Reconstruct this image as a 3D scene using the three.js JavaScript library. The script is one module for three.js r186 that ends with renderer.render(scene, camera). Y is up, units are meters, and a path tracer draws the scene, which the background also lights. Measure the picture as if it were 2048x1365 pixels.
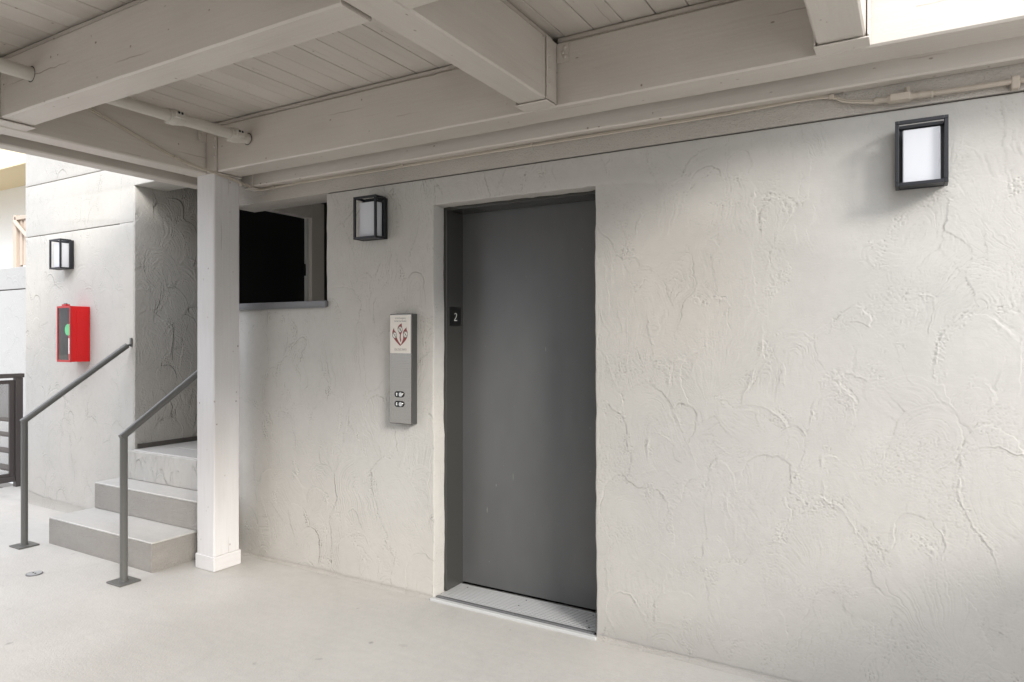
import * as THREE from 'three';
import { RoundedBoxGeometry } from 'three/addons/geometries/RoundedBoxGeometry.js';
import { mergeGeometries, toCreasedNormals } from 'three/addons/utils/BufferGeometryUtils.js';

const scene = new THREE.Scene();
// ---------------------------------------------------------------- camera
const camera = new THREE.PerspectiveCamera(52.9, 2048 / 1365, 0.05, 400);
camera.position.set(0, 1.39, 2.93);
camera.rotation.set(0, THREE.MathUtils.degToRad(30.4), 0);
camera.setViewOffset(2048, 1365, 0, 5.5, 2048, 1365);
scene.add(camera);
// ---------------------------------------------------------------- sky, sun, exposure
const SUN = new THREE.Vector3(1, 0.52, 0.56).normalize();
{
  const W = 256, H = 128, d = new Float32Array(W * H * 4);
  for (let j = 0; j < H; j++) for (let i = 0; i < W; i++) {
    const phi = ((i + .5) / W - .5) * 2 * Math.PI, th = ((j + .5) / H - .5) * Math.PI;
    const v = new THREE.Vector3(Math.cos(th) * Math.cos(phi), Math.sin(th), Math.cos(th) * Math.sin(phi));
    const up = Math.max(0, v.y), c = Math.max(0, v.dot(SUN));
    let b = v.y < 0 ? .3 : .42 + .95 * up;
    b += .55 * Math.pow(Math.max(0, v.x * .22 + v.y * .66 + v.z * .74), 3) + .3 * Math.pow(c, 3) + .8 * Math.pow(c, 20);
    const k = (j * W + i) * 4, blue = 1 - Math.pow(c, 2) * .8;
    d[k] = b * (.985 - .035 * blue); d[k + 1] = b * (.995 - .005 * blue); d[k + 2] = b * (1.015 + .07 * blue); d[k + 3] = 1;
  }
  const t = new THREE.DataTexture(d, W, H, THREE.RGBAFormat, THREE.FloatType);
  t.mapping = THREE.EquirectangularReflectionMapping; t.magFilter = THREE.LinearFilter; t.minFilter = THREE.LinearFilter;
  t.wrapS = THREE.RepeatWrapping; t.needsUpdate = true;
  scene.background = t; scene.environment = t;
}
const sun = new THREE.DirectionalLight(new THREE.Color().setRGB(1, .962, .905), 1.4);
sun.position.copy(SUN).multiplyScalar(30); sun.castShadow = true; sun.shadow.radius = 27;
Object.assign(sun.shadow.camera, { left: -15, right: 15, top: 15, bottom: -15, near: 1, far: 70 });
scene.add(sun); scene.add(sun.target);
const renderer = new THREE.WebGLRenderer();
renderer.toneMapping = THREE.LinearToneMapping;
renderer.toneMappingExposure = 2.36;
renderer.shadowMap.enabled = true;

// ---------------------------------------------------------------- helpers
let seed = 7;
const rnd = () => { seed = (seed * 1664525 + 1013904223) >>> 0; return seed / 4294967296; };
const rr = (a, b) => a + (b - a) * rnd();
const hash = (x, y, s) => { let h = (x * 374761393 + y * 668265263 + s * 982451653) | 0; h = Math.imul(h ^ (h >>> 13), 1274126177); h ^= h >>> 16; return (h >>> 0) / 4294967296; };
// tileable value noise in -1..1; px, py periods
function vn(x, y, px, py, s = 0) {
  const xi = Math.floor(x), yi = Math.floor(y), fx = x - xi, fy = y - yi;
  const ux = fx * fx * (3 - 2 * fx), uy = fy * fy * (3 - 2 * fy);
  const m = (a, n) => ((a % n) + n) % n;
  const x0 = m(xi, px), x1 = m(xi + 1, px), y0 = m(yi, py), y1 = m(yi + 1, py);
  const a = hash(x0, y0, s), b = hash(x1, y0, s), c = hash(x0, y1, s), d = hash(x1, y1, s);
  return 2 * (a + (b - a) * ux + (c - a) * uy + (a - b - c + d) * ux * uy) - 1;
}
const names = {};
const numbered = (n) => { const k = names[n] = (names[n] ?? -1) + 1; return k ? `${n}_${String(k).padStart(3, '0')}` : n; };
const shade = (m) => { m.castShadow = true; m.receiveShadow = true; return m; };
function tag(o, label, category, group, kind) {
  if (label) o.userData.label = label; if (category) o.userData.category = category;
  if (group) o.userData.group = group; if (kind) o.userData.kind = kind; return o;
}
// a Group at the thing's base; parts are given in world coordinates
function thing(name, at, label, category, group) {
  const o = new THREE.Group(); o.name = numbered(name); o.position.set(...at); scene.add(o);
  return tag(o, label, category, group);
}
function part(parent, name, geo, mat, label) {
  const p = new THREE.Vector3(); for (let q = parent; q && q !== scene; q = q.parent) p.add(q.position);
  geo = geo.clone(); geo.translate(-p.x, -p.y, -p.z);
  const m = shade(new THREE.Mesh(geo, mat)); m.name = name; parent.add(m); if (label) m.userData.label = label; return m;
}
function single(name, geo, mat, at, label, category, group, kind) {
  geo = geo.clone(); geo.translate(-at[0], -at[1], -at[2]);
  const m = shade(new THREE.Mesh(geo, mat)); m.name = numbered(name); m.position.set(...at); scene.add(m);
  return tag(m, label, category, group, kind);
}
// uv in metres by the dominant axis of each triangle
function boxUV(g, ox = 0, oy = 0, swap = false) {
  if (g.index) g = g.toNonIndexed();
  const p = g.attributes.position, uv = new Float32Array(p.count * 2), a = new THREE.Vector3(), b = new THREE.Vector3(), c = new THREE.Vector3(), n = new THREE.Vector3();
  for (let i = 0; i < p.count; i += 3) {
    a.fromBufferAttribute(p, i); b.fromBufferAttribute(p, i + 1); c.fromBufferAttribute(p, i + 2);
    n.subVectors(b, a).cross(c.clone().sub(a)); const ax = Math.abs(n.x), ay = Math.abs(n.y), az = Math.abs(n.z);
    [a, b, c].forEach((v, k) => {
      let u, w; if (az >= ax && az >= ay) { u = v.x; w = v.y; } else if (ax >= ay) { u = v.z; w = v.y; } else { u = v.x; w = v.z; }
      if (swap) [u, w] = [w, u];
      uv[(i + k) * 2] = u + ox; uv[(i + k) * 2 + 1] = w + oy;
    });
  }
  g.setAttribute('uv', new THREE.BufferAttribute(uv, 2)); return g;
}
function bx(x0, x1, y0, y1, z0, z1, r = .003, seg = 2) {
  const w = x1 - x0, h = y1 - y0, d = z1 - z0; r = Math.min(r, w * .45, h * .45, d * .45);
  const g = new RoundedBoxGeometry(w, h, d, seg, r); g.translate((x0 + x1) / 2, (y0 + y1) / 2, (z0 + z1) / 2);
  return boxUV(g);
}
const V = (x, y, z) => new THREE.Vector3(x, y, z);
function tube(pts, r, seg = 12, n) {
  const c = pts.length === 2 ? new THREE.LineCurve3(pts[0], pts[1]) : new THREE.CatmullRomCurve3(pts, false, 'centripetal');
  return new THREE.TubeGeometry(c, n ?? Math.max(1, (pts.length - 1) * 6), r, seg, false);
}
function rod(a, b, r, seg = 20) { // capped cylinder
  const d = new THREE.Vector3().subVectors(b, a), g = new THREE.CylinderGeometry(r, r, d.length(), seg);
  g.applyQuaternion(new THREE.Quaternion().setFromUnitVectors(V(0, 1, 0), d.clone().normalize()));
  g.translate((a.x + b.x) / 2, (a.y + b.y) / 2, (a.z + b.z) / 2); return g;
}
// sawn timber: chamfered section, slightly uneven along its length. axis 'x' | 'z' | 'y'
function timber(x0, x1, y0, y1, z0, z1, axis, ch = .006, wob = .0016, s = 1) {
  const L = axis === 'x' ? x1 - x0 : axis === 'z' ? z1 - z0 : y1 - y0;
  const [p, q] = axis === 'x' ? [z1 - z0, y1 - y0] : axis === 'z' ? [x1 - x0, y1 - y0] : [x1 - x0, z1 - z0];
  const a = p / 2, b = q / 2, sec = [[-a + ch, -b], [a - ch, -b], [a, -b + ch], [a, b - ch], [a - ch, b], [-a + ch, b], [-a, b - ch], [-a, -b + ch]];
  const n = Math.max(2, Math.round(L / .05)), pos = [], uv = [], idx = [];
  const per = [0]; for (let k = 0; k < 8; k++) per.push(per[k] + Math.hypot(sec[(k + 1) % 8][0] - sec[k][0], sec[(k + 1) % 8][1] - sec[k][1]));
  for (let i = 0; i <= n; i++) for (let k = 0; k <= 8; k++) {
    const t = i / n * L, c = sec[k % 8], corner = [0, 1, 1, 2, 2, 3, 3, 0][k % 8];
    const o = wob * (vn(t * 2.3, corner * 7.3 + s, 999, 999, s) + .6 * vn(t * 9, corner * 5.1 + s, 999, 999, s + 3) + .35 * vn(t * 31, k % 8, 9999, 999, s + 5));
    const e = wob * .7 * vn(t * 3.1, corner * 3.7 + s, 999, 999, s + 9);
    const u = c[0] * (1 - o / a), v = c[1] + e, l = t - L / 2;
    pos.push(...(axis === 'x' ? [l, v, u] : axis === 'z' ? [u, v, l] : [u, l, v])); uv.push(t + s * .37, per[k] + s * .61);
  }
  for (let i = 0; i < n; i++) for (let k = 0; k < 8; k++) { const A = i * 9 + k, B = A + 9; axis === 'z' ? idx.push(A, A + 1, B, B, A + 1, B + 1) : idx.push(A, B, A + 1, B, B + 1, A + 1); }
  const cap = (i, flip) => { for (let k = 1; k < 7; k++) { const o = i * 9; flip ? idx.push(o, o + k + 1, o + k) : idx.push(o, o + k, o + k + 1); } };
  cap(0, axis === 'z'); cap(n, axis !== 'z');
  let g = new THREE.BufferGeometry(); g.setAttribute('position', new THREE.Float32BufferAttribute(pos, 3)); g.setAttribute('uv', new THREE.Float32BufferAttribute(uv, 2)); g.setIndex(idx);
  g = toCreasedNormals(g, .5); g.translate((x0 + x1) / 2, (y0 + y1) / 2, (z0 + z1) / 2); return g;
}
// wall slab cut from an outline [[x,y],...] with uneven plaster edges, front face on z1
function slab(outline, z0, z1, bev = .005, jit = .003, skip = () => false) {
  const pts = [];
  for (let i = 0; i < outline.length; i++) {
    const a = outline[i], b = outline[(i + 1) % outline.length], L = Math.hypot(b[0] - a[0], b[1] - a[1]);
    const straight = skip(a, b), n = straight ? 1 : Math.max(1, Math.round(L / .035));
    for (let k = 0; k < n; k++) {
      const t = k / n, x = a[0] + (b[0] - a[0]) * t, y = a[1] + (b[1] - a[1]) * t, nx = -(b[1] - a[1]) / L, ny = (b[0] - a[0]) / L;
      const w = straight || k === 0 ? 0 : jit * (vn(x * 6 + 50, y * 6 + 50, 999, 999, 4) + .8 * vn(x * 23 + 90, y * 23 + 90, 9999, 9999, 8));
      pts.push(new THREE.Vector2(x + nx * w, y + ny * w));
    }
  }
  const g = new THREE.ExtrudeGeometry(new THREE.Shape(pts), { depth: z1 - z0 - 2 * bev, bevelEnabled: true, bevelThickness: bev, bevelSize: bev, bevelOffset: -bev, bevelSegments: 3 });
  g.translate(0, 0, z0 + bev); return boxUV(toCreasedNormals(g, .7));
}
// ---------------------------------------------------------------- textures
function tex(W, H, fn, { srgb = false, float = false, rep } = {}) {
  const d = float ? new Float32Array(W * H * 4) : new Uint8Array(W * H * 4), o = [0, 0, 0];
  for (let j = 0; j < H; j++) for (let i = 0; i < W; i++) {
    fn(i, j, o); const k = (j * W + i) * 4;
    for (let c = 0; c < 3; c++) d[k + c] = float ? o[c] : Math.max(0, Math.min(255, o[c] * 255));
    d[k + 3] = float ? 1 : 255;
  }
  const t = new THREE.DataTexture(d, W, H, THREE.RGBAFormat, float ? THREE.FloatType : THREE.UnsignedByteType);
  t.wrapS = t.wrapT = THREE.RepeatWrapping; t.magFilter = THREE.LinearFilter; t.minFilter = THREE.LinearMipmapLinearFilter; t.generateMipmaps = true;
  if (srgb) t.colorSpace = THREE.SRGBColorSpace; if (rep) t.repeat.set(rep[0], rep[1]); t.needsUpdate = true; return t;
}
// skip-trowel plaster: overlapping arched strokes with torn ridges. 4 m square, heights in millimetres
const SN = 2048, SM = 4, stucco = new Float32Array(SN * SN);
{
  const P = SN / SM;
  for (let j = 0; j < SN; j++) for (let i = 0; i < SN; i++) stucco[j * SN + i] = .9 * vn(i / 256, j / 256, 8, 8, 1) + .5 * vn(i / (SN / 22), j / (SN / 22), 22, 22, 2);
  const N = 1100;
  for (let s = 0; s < N; s++) {
    const big = rnd(), a = .05 + .125 * big * big * rr(.7, 1.15), b = a * rr(1.0, 1.9), rot = rr(-.55, .55) + (rnd() < .12 ? rr(-1.5, 1.5) : 0);
    const cx = rnd() * SM, cy = rnd() * SM, ca = Math.cos(rot), sa = Math.sin(rot), tail = rr(.5, 1.5), lvl = rr(-.8, 1.0), tu = rr(-.5, .5), tv = rr(-.7, .5);
    const ridge = rr(.25, 1.15) * (rnd() < .55 ? 1 : .25) * (rnd() < .08 ? 1.5 : 1), rw = rr(.0035, .007) / a, str = rr(.1, .5), sfreq = rr(60, 130), fan = rnd() < .35, blend = rr(.55, .95), sid = s * 13 + 5, side = rr(-1, 1);
    const R = Math.ceil((Math.max(a, b * Math.max(1, tail)) * 1.45) * P), ic = Math.round(cx * P), jc = Math.round(cy * P);
    for (let dj = -R; dj <= R; dj++) for (let di = -R; di <= R; di++) {
      const x = di / P, y = dj / P, wob = .017 * vn(x * 12 + s, y * 14 + s * 3, 99999, 99999, 6) + .005 * vn(x * 60 + s, y * 60, 99999, 99999, 7);
      let u = (x * ca + y * sa) + wob, v = (-x * sa + y * ca) + wob * .8;
      const uu = u / a, vv = v > 0 ? v / b : v / (b * tail), rad = Math.hypot(uu, v > 0 ? vv : 0) , q = v > 0 ? rad : Math.abs(uu) * (1 + .25 * vv * vv * side * Math.sign(uu));
      if (q > 1.18 || vv < -1) continue;
      const fade = v > 0 ? 1 : 1 - vv * vv, k = (((jc + dj) % SN + SN) % SN) * SN + ((ic + di) % SN + SN) % SN;
      const ang = v > 0 ? Math.atan2(v, u) * 2.2 : (u > 0 ? 0 : 6.9) - v / b * 2 * Math.sign(u || 1);
      const br = Math.max(0, .3 + 1.0 * vn(ang * 1.1 + s * 7, 1, 99999, 9, sid) + .3 * side * Math.cos(ang / 2.2)) * fade;
      if (q <= 1) {
        const f = blend * fade * Math.min(1, (1 - q) * a * 230);
        const st = fan ? vn(Math.atan2(u, v + b * 1.2) * 55, v * 5, 99999, 99999, sid) : vn(q * a * sfreq * 2.2, ang * .8, 99999, 99999, sid);
        stucco[k] += f * (lvl + tu * uu + tv * vv + str * st - stucco[k]);
      }
      const e = (q - 1) / rw, tooth = 1 + .45 * vn(x * 85 + s, y * 85, 99999, 99999, 9);
      if (e >= 1 && e < 3) stucco[k] -= ridge * br * .35 * (1 - Math.abs(e - 2));
      if (e > -3 && e < 1) stucco[k] += ridge * br * tooth * (e < 0 ? Math.pow(1 + e / 3, 2) : Math.pow(1 - e, 1.5));
      if (br > .6 && Math.abs(e) < 5) stucco[k] += 1.0 * (br - .6) * vn(x * 170 + s * 3, y * 170, 99999, 99999, 10);
    }
  }
  for (let j = 0; j < SN; j++) for (let i = 0; i < SN; i++) {
    const rough = Math.max(0, vn(i / 64, j / 64, 32, 32, 21) - .1);
    const X = i / SN * SM, amp = 1 + .75 * Math.min(1, Math.max(0, Math.min((X - .05) / .3, (2.75 - X) / .3))); stucco[j * SN + i] *= amp;
    stucco[j * SN + i] += .05 * (hash(i, j, 11) - .5) + (.05 + .35 * rough * rough) * vn(i / 4, j / 4, 512, 512, 12) + (.08 + .3 * rough) * vn(i / 3, j / 3, 682, 682, 14) + .06 * vn(i / 8, j / 2, 256, 1024, 13);
  }
}
const BR = 16; // millimetres from black to white
const stuccoTex = tex(SN, SN, (i, j, o) => { o[0] = o[1] = o[2] = .5 + stucco[j * SN + i] / BR; }, { float: true, rep: [1 / SM, 1 / SM] });
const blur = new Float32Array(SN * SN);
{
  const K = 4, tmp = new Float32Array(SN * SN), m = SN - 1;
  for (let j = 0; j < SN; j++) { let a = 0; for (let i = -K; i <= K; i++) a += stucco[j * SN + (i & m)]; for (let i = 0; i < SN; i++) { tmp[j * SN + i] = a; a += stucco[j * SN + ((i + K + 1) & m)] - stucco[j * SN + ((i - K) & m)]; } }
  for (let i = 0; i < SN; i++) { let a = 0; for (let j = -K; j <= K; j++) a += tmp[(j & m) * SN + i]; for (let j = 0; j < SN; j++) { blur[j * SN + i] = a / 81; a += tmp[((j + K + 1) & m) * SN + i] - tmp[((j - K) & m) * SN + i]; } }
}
const stuccoCol = tex(SN, SN, (i, j, o) => { // weathered paint mottling; shade painted into the plaster creases, raised spots lighter
  const k = j * SN + i, creaseShade = Math.min(1, Math.max(0, (blur[k] - stucco[k] - .10) * 1.3)), crest = Math.min(.5, Math.max(0, (stucco[k] - blur[k] - .25) * .5));
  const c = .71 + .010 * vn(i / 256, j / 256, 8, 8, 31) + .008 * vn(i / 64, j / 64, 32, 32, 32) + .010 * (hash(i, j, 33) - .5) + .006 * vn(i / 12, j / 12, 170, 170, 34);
  const d = creaseShade * .15 * (.7 + .5 * vn(i / 90, j / 90, 22, 22, 37)) + Math.max(0, vn(i / 6, j / 6, 341, 341, 35) - .9) * .3, w = .006 * vn(i / 400, j / 400, 5, 5, 36), r = crest * .05;
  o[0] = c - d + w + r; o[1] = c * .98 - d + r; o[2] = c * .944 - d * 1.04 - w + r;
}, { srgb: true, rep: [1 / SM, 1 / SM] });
const sandTex = tex(1024, 1024, (i, j, o) => { o[0] = o[1] = o[2] = .5 + .22 * vn(i / 4, j / 4, 256, 256, 41) + .16 * vn(i / 2, j / 2, 512, 512, 42) + .12 * vn(i / 16, j / 16, 64, 64, 43); }, { rep: [1, 1] });
const bandCol = tex(1024, 1024, (i, j, o) => {
  const c = .70 + .012 * vn(i / 64, j / 64, 16, 16, 51) + .02 * (hash(i, j, 52) - .5); const d = Math.max(0, vn(i / 3, j / 3, 341, 341, 53) - .6) * .16 * (.6 + vn(i / 90, j / 90, 11, 11, 54));
  o[0] = c - d; o[1] = c * .967 - d; o[2] = c * .92 - d;
}, { srgb: true, rep: [1 / 1.7, 1 / 1.7] });
const spot = []; for (let k = 0; k < 150; k++) spot.push([rnd() * 2048, rnd() * 1024, rr(.7, 3.2) * (rnd() < .12 ? 2 : 1), rr(.03, .2), rr(0, 6.3), rr(1, 2.2)]);
const scuffs = []; for (let k = 0; k < 26; k++) scuffs.push([rnd() * 2048, rnd() * 1024, rr(14, 60), rr(0, 3.14), rr(.015, .05), rr(.6, 1.4)]);
const floorMarks = new Float32Array(2048 * 1024);
for (const p of spot) for (let y = -9; y <= 9; y++) for (let x = -9; x <= 9; x++) { const u = x * Math.cos(p[4]) + y * Math.sin(p[4]), v = (y * Math.cos(p[4]) - x * Math.sin(p[4])) * p[5], q = Math.hypot(u, v) / p[2] + .35 * vn(x / 2 + p[0], y / 2, 9999, 9999, 6); if (q < 1) { const k = ((p[1] + y | 0) & 1023) * 2048 + ((p[0] + x | 0) & 2047); floorMarks[k] = Math.max(floorMarks[k], p[3] * (1 - q * q)); } }
for (const p of scuffs) for (let t = -p[2]; t < p[2]; t += .5) for (let w = -2; w <= 2; w++) { const b = .004 * t * t * (p[5] - 1), x = p[0] + t * Math.cos(p[3]) - (w + b) * Math.sin(p[3]), y = p[1] + t * Math.sin(p[3]) + (w + b) * Math.cos(p[3]), k = ((y | 0) & 1023) * 2048 + ((x | 0) & 2047); floorMarks[k] = Math.max(floorMarks[k], p[4] * (1 - Math.abs(t) / p[2]) * (1 - Math.abs(w) / 3) * (.5 + .5 * vn(t / 6, w, 9999, 99, 8))); }
const floorCol = tex(2048, 1024, (i, j, o) => { // coated concrete, 9.6 x 4.8 m: roller laps, foot traffic, drips, grime along the wall
  let c = .722 + .014 * vn(i / 256, j / 256, 8, 4, 61) + .014 * vn(i / 64, j / 64, 32, 16, 62) + .018 * (hash(i, j, 63) - .5) + .008 * vn(i / 5, j / 5, 409, 204, 64) + .006 * vn(i / 32, j / 3, 64, 341, 65);
  const lap = vn(i / 110 + .6 * vn(j / 90, 1, 11, 9, 69), 1, 18, 9, 66); c += lap > .2 ? .006 : 0;
  const tide = Math.abs(vn(i / 128, j / 128, 16, 8, 67)); c -= .012 * Math.max(0, 1 - tide * 14);
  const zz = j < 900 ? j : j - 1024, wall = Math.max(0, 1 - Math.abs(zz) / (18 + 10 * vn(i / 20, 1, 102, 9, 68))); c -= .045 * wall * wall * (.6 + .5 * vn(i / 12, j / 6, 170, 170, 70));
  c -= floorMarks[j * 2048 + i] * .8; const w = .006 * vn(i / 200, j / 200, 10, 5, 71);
  o[0] = c + w; o[1] = c * .982; o[2] = c * .951 - w;
}, { srgb: true, rep: [1 / 9.6, 1 / 4.8] });
const floorBump = tex(1024, 1024, (i, j, o) => { o[0] = o[1] = o[2] = .5 + .16 * vn(i / 3, j / 3, 341, 341, 71) + .14 * vn(i / 7, j / 7, 146, 146, 72) + .2 * vn(i / 60, j / 60, 17, 17, 73); }, { rep: [1 / 1.2, 1 / 1.2] });
const gritBump = tex(512, 512, (i, j, o) => { o[0] = o[1] = o[2] = .5 + .25 * vn(i / 3, j / 3, 170, 170, 81) + .2 * vn(i / 6, j / 6, 85, 85, 82) + .08 * vn(i / 20, j / 3, 25, 170, 83); }, { rep: [1 / .45, 1 / .45] });
// painted wood: u runs along the grain
const nick = [];
for (let k = 0; k < 46; k++) nick.push([rnd() * 1024, rnd() * 512, rr(1.2, 3.2), rr(.8, 2.4), rr(.15, .5)]);
const check = []; for (let k = 0; k < 8; k++) check.push([rnd() * 1024, rnd() * 512, rr(30, 130), rr(.5, 1.0), rr(.18, .5), rr(-.02, .02)]);
const checks = (i, j) => { let d = 0; for (const c of check) { const x = i - c[0]; if (Math.abs(x) < c[2]) { const y = Math.abs(j - c[1] - c[5] * x - 1.2 * vn(i / 18, c[1], 57, 999, 97)); if (y < 1.6) d = Math.max(d, c[4] * Math.max(0, 1 - y / (c[3] + .6)) * (1 - (x / c[2]) ** 2)); } } return d; };
const woodCol = tex(1024, 512, (i, j, o) => {
  const g = vn(i / 60, j / 2.5, 17, 204, 91), c = .775 + .008 * g + .012 * vn(i / 128, j / 64, 8, 8, 92) + .010 * (hash(i, j, 93) - .5);
  let d = 0; for (const n of nick) { const q = ((i - n[0]) / n[2]) ** 2 + ((j - n[1]) / n[3]) ** 2; if (q < 1.5) d = Math.max(d, n[4] * Math.min(1, 1.5 - q)); }
  d = Math.max(d, checks(i, j)); d += .05 * Math.max(0, vn(i / 170, j / 85, 6, 6, 98) - .1) + .04 * Math.max(0, vn(i / 85, j / 9, 12, 56, 99) - .45);
  o[0] = c * (1 - d * .8); o[1] = c * .967 * (1 - d * .92); o[2] = c * .922 * (1 - d);
}, { srgb: true, rep: [1 / 2.2, 1 / 1.1] });
const woodBump = tex(1024, 512, (i, j, o) => {
  let h = .5 + .05 * vn(i / 256, j / 2, 4, 256, 94) + .06 * vn(i / 340, j / 10, 3, 51, 95) + .05 * vn(i / 4, j / 3, 256, 170, 96);
  for (const n of nick) { const q = ((i - n[0]) / n[2]) ** 2 + ((j - n[1]) / n[3]) ** 2; if (q < 1.8) h -= .35 * Math.min(1, 1.8 - q); }
  h -= .7 * checks(i, j);
  o[0] = o[1] = o[2] = h;
}, { rep: [1 / 2.2, 1 / 1.1] });
const scuff = tex(512, 1024, (i, j, o) => { const s = vn(i / 50, j / 180, 10, 5, 101) * .06 + .03 * (hash(i, j, 102) - .5) + .02 * vn(i / 6, j / 6, 85, 170, 103); o[0] = o[1] = o[2] = .42 + s; }, { rep: [1, .5] });
const speck = []; for (let k = 0; k < 26; k++) speck.push([rnd() * 512, rnd() * 1024, rr(.6, 1.6), rr(.6, rnd() < .2 ? 14 : 2), rr(.1, .5)]);
const doorCol = tex(512, 1024, (i, j, o) => { // dark enamel with smudges, pin-prick chips and a few scratches
  let c = .362 + .010 * vn(i / 64, j / 200, 8, 5, 104) + .006 * vn(i / 20, j / 46, 25, 22, 105) + .006 * (hash(i, j, 106) - .5);
  for (const s of speck) { const q = ((i - s[0]) / s[2]) ** 2 + ((j - s[1]) / s[3]) ** 2; if (q < 1) c += s[4] * .5 * (1 - q); }
  o[0] = o[1] = o[2] = c;
}, { srgb: true, rep: [1, .5] });
const brushed = tex(512, 512, (i, j, o) => { const s = .5 + .5 * vn(i / 200, j / 1.3, 2, 393, 111) * .4; o[0] = o[1] = o[2] = s; }, { rep: [2, 2] });
// ---------------------------------------------------------------- materials
const std = (o) => new THREE.MeshStandardMaterial(o);
const rgb = (r, g, b) => new THREE.Color().setRGB(r, g, b);
const M = {
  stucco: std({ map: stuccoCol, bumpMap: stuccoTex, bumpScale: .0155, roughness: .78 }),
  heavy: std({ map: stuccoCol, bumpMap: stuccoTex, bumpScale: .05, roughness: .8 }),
  band: std({ map: bandCol, bumpMap: sandTex, bumpScale: .004, roughness: .9 }),
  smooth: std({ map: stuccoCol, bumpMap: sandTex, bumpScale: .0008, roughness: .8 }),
  joint: std({ color: rgb(.10, .09, .08), roughness: .9 }),
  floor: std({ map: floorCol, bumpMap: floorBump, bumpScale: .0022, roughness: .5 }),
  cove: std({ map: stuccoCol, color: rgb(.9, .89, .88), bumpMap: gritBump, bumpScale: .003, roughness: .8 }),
  grit: std({ map: floorCol, color: rgb(.64, .62, .60), bumpMap: gritBump, bumpScale: .007, roughness: .85 }),
  wood: std({ map: woodCol, bumpMap: woodBump, bumpScale: .002, roughness: .4 }),
  woodPost: std({ map: woodCol, color: rgb(1.1, 1.15, 1.25), bumpMap: woodBump, bumpScale: .003, roughness: .55 }),
  plank: [0, 1, 2, 3].map((k) => std({ map: woodCol, color: rgb(1.02 - k * .02, 1.02 - k * .022, 1.02 - k * .024), bumpMap: woodBump, bumpScale: .0012, roughness: .42 })),
  hanger: std({ map: woodCol, color: rgb(1.02, 1.02, 1.02), roughness: .42, bumpMap: sandTex, bumpScale: .0006 }),
  pipe: std({ color: rgb(.50, .47, .42), roughness: .42, bumpMap: sandTex, bumpScale: .0004 }),
  tan: std({ color: rgb(.46, .40, .33), roughness: .55, bumpMap: sandTex, bumpScale: .0008 }),
  dark: std({ color: rgb(.007, .007, .007), roughness: .6 }),
  lampMetal: std({ color: rgb(.006, .007, .010), roughness: .42 }),
  diffuser: std({ color: rgb(.56, .57, .595), roughness: .3 }),
  rail: std({ color: rgb(.11, .108, .10), roughness: .32, bumpMap: sandTex, bumpScale: .0003 }),
  doorMetal: std({ color: rgb(.93, .94, .93), roughness: .3, map: doorCol, bumpMap: scuff, bumpScale: .0004 }),
  frameMetal: std({ color: rgb(.045, .044, .040), roughness: .26, bumpMap: sandTex, bumpScale: .0004 }),
  aluminium: std({ color: rgb(.62, .62, .62), roughness: .34, metalness: .85, bumpMap: brushed, bumpScale: .0002 }),
  steel: std({ color: rgb(.29, .275, .25), roughness: .22, metalness: 1, bumpMap: brushed, bumpScale: .00015 }),
  sillMetal: std({ color: rgb(.15, .15, .152), roughness: .45, metalness: .2, bumpMap: sandTex, bumpScale: .001 }),
  red: std({ color: rgb(.68, .004, .006), roughness: .34 }),
  redDark: std({ color: rgb(.42, .02, .02), roughness: .4 }),
  cabinetIn: std({ color: rgb(.13, .12, .10), roughness: .7 }),
  glass: new THREE.MeshPhysicalMaterial({ color: rgb(.92, .93, .92), transmission: 1, thickness: 0, roughness: .02 }),
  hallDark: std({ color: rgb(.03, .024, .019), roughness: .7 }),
  fenceBrown: std({ color: rgb(.058, .048, .045), roughness: .45 }),
  farWhite: std({ color: rgb(.86, .85, .82), roughness: .85 }),
  farCream: std({ color: rgb(.80, .66, .42), roughness: .85 }),
  farSlat: std({ color: rgb(.46, .38, .31), roughness: .8 }),
  white: std({ color: rgb(.82, .82, .80), roughness: .4 }),
  green: std({ color: rgb(.09, .60, .22), roughness: .5 }),
  casing: std({ color: rgb(.88, .82, .74), roughness: .6 }),
  edge: std({ color: rgb(.50, .50, .49), roughness: .5 }),
  ribs: std({ color: rgb(.58, .58, .575), roughness: .4, metalness: .35 }),
  wire: std({ color: rgb(.52, .46, .38), roughness: .5 }),
  farWall: std({ color: rgb(.36, .355, .345), bumpMap: stuccoTex, bumpScale: .02, roughness: .85 }),
  tread: std({ color: rgb(.12, .11, .10), roughness: .8 }),
};

// ================================================================ SETTING
single('courtyard_ground', boxUV(new THREE.PlaneGeometry(400, 400).rotateX(-Math.PI / 2).translate(0, -3.2, 0)), std({ color: rgb(.30, .29, .27), roughness: .9 }), [0, -3.2, 0], null, null, null, 'structure');
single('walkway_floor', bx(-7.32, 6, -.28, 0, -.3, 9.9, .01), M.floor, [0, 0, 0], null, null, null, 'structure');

// unseen block added behind the viewer to cut light from straight ahead
single('added_light_block', bx(-5.2, .3, -3.2, 5.6, 6.9, 7.3, .02), std({ color: rgb(.15, .13, .11), roughness: .9 }), [-2.45, -3.2, 7.1], 'plain unseen block added behind the viewer to cut light on the beam faces', 'building');
// solid parapet at the right-hand edge of the walkway (its shadow crosses the lower right of the wall)
{
  const W = thing('walkway_parapet', [1.28, 0, 5], 'low stucco parapet along the right edge of the walkway', 'wall');
  part(W, 'body', bx(1.21, 1.35, .001, 1.03, .035, 9.9, .008), std({ color: rgb(.48, .46, .42), roughness: .85 })); part(W, 'coping', bx(1.17, 1.39, 1.031, 1.075, .035, 9.9, .008), std({ color: rgb(.48, .46, .42), roughness: .85 }));
}
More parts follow.
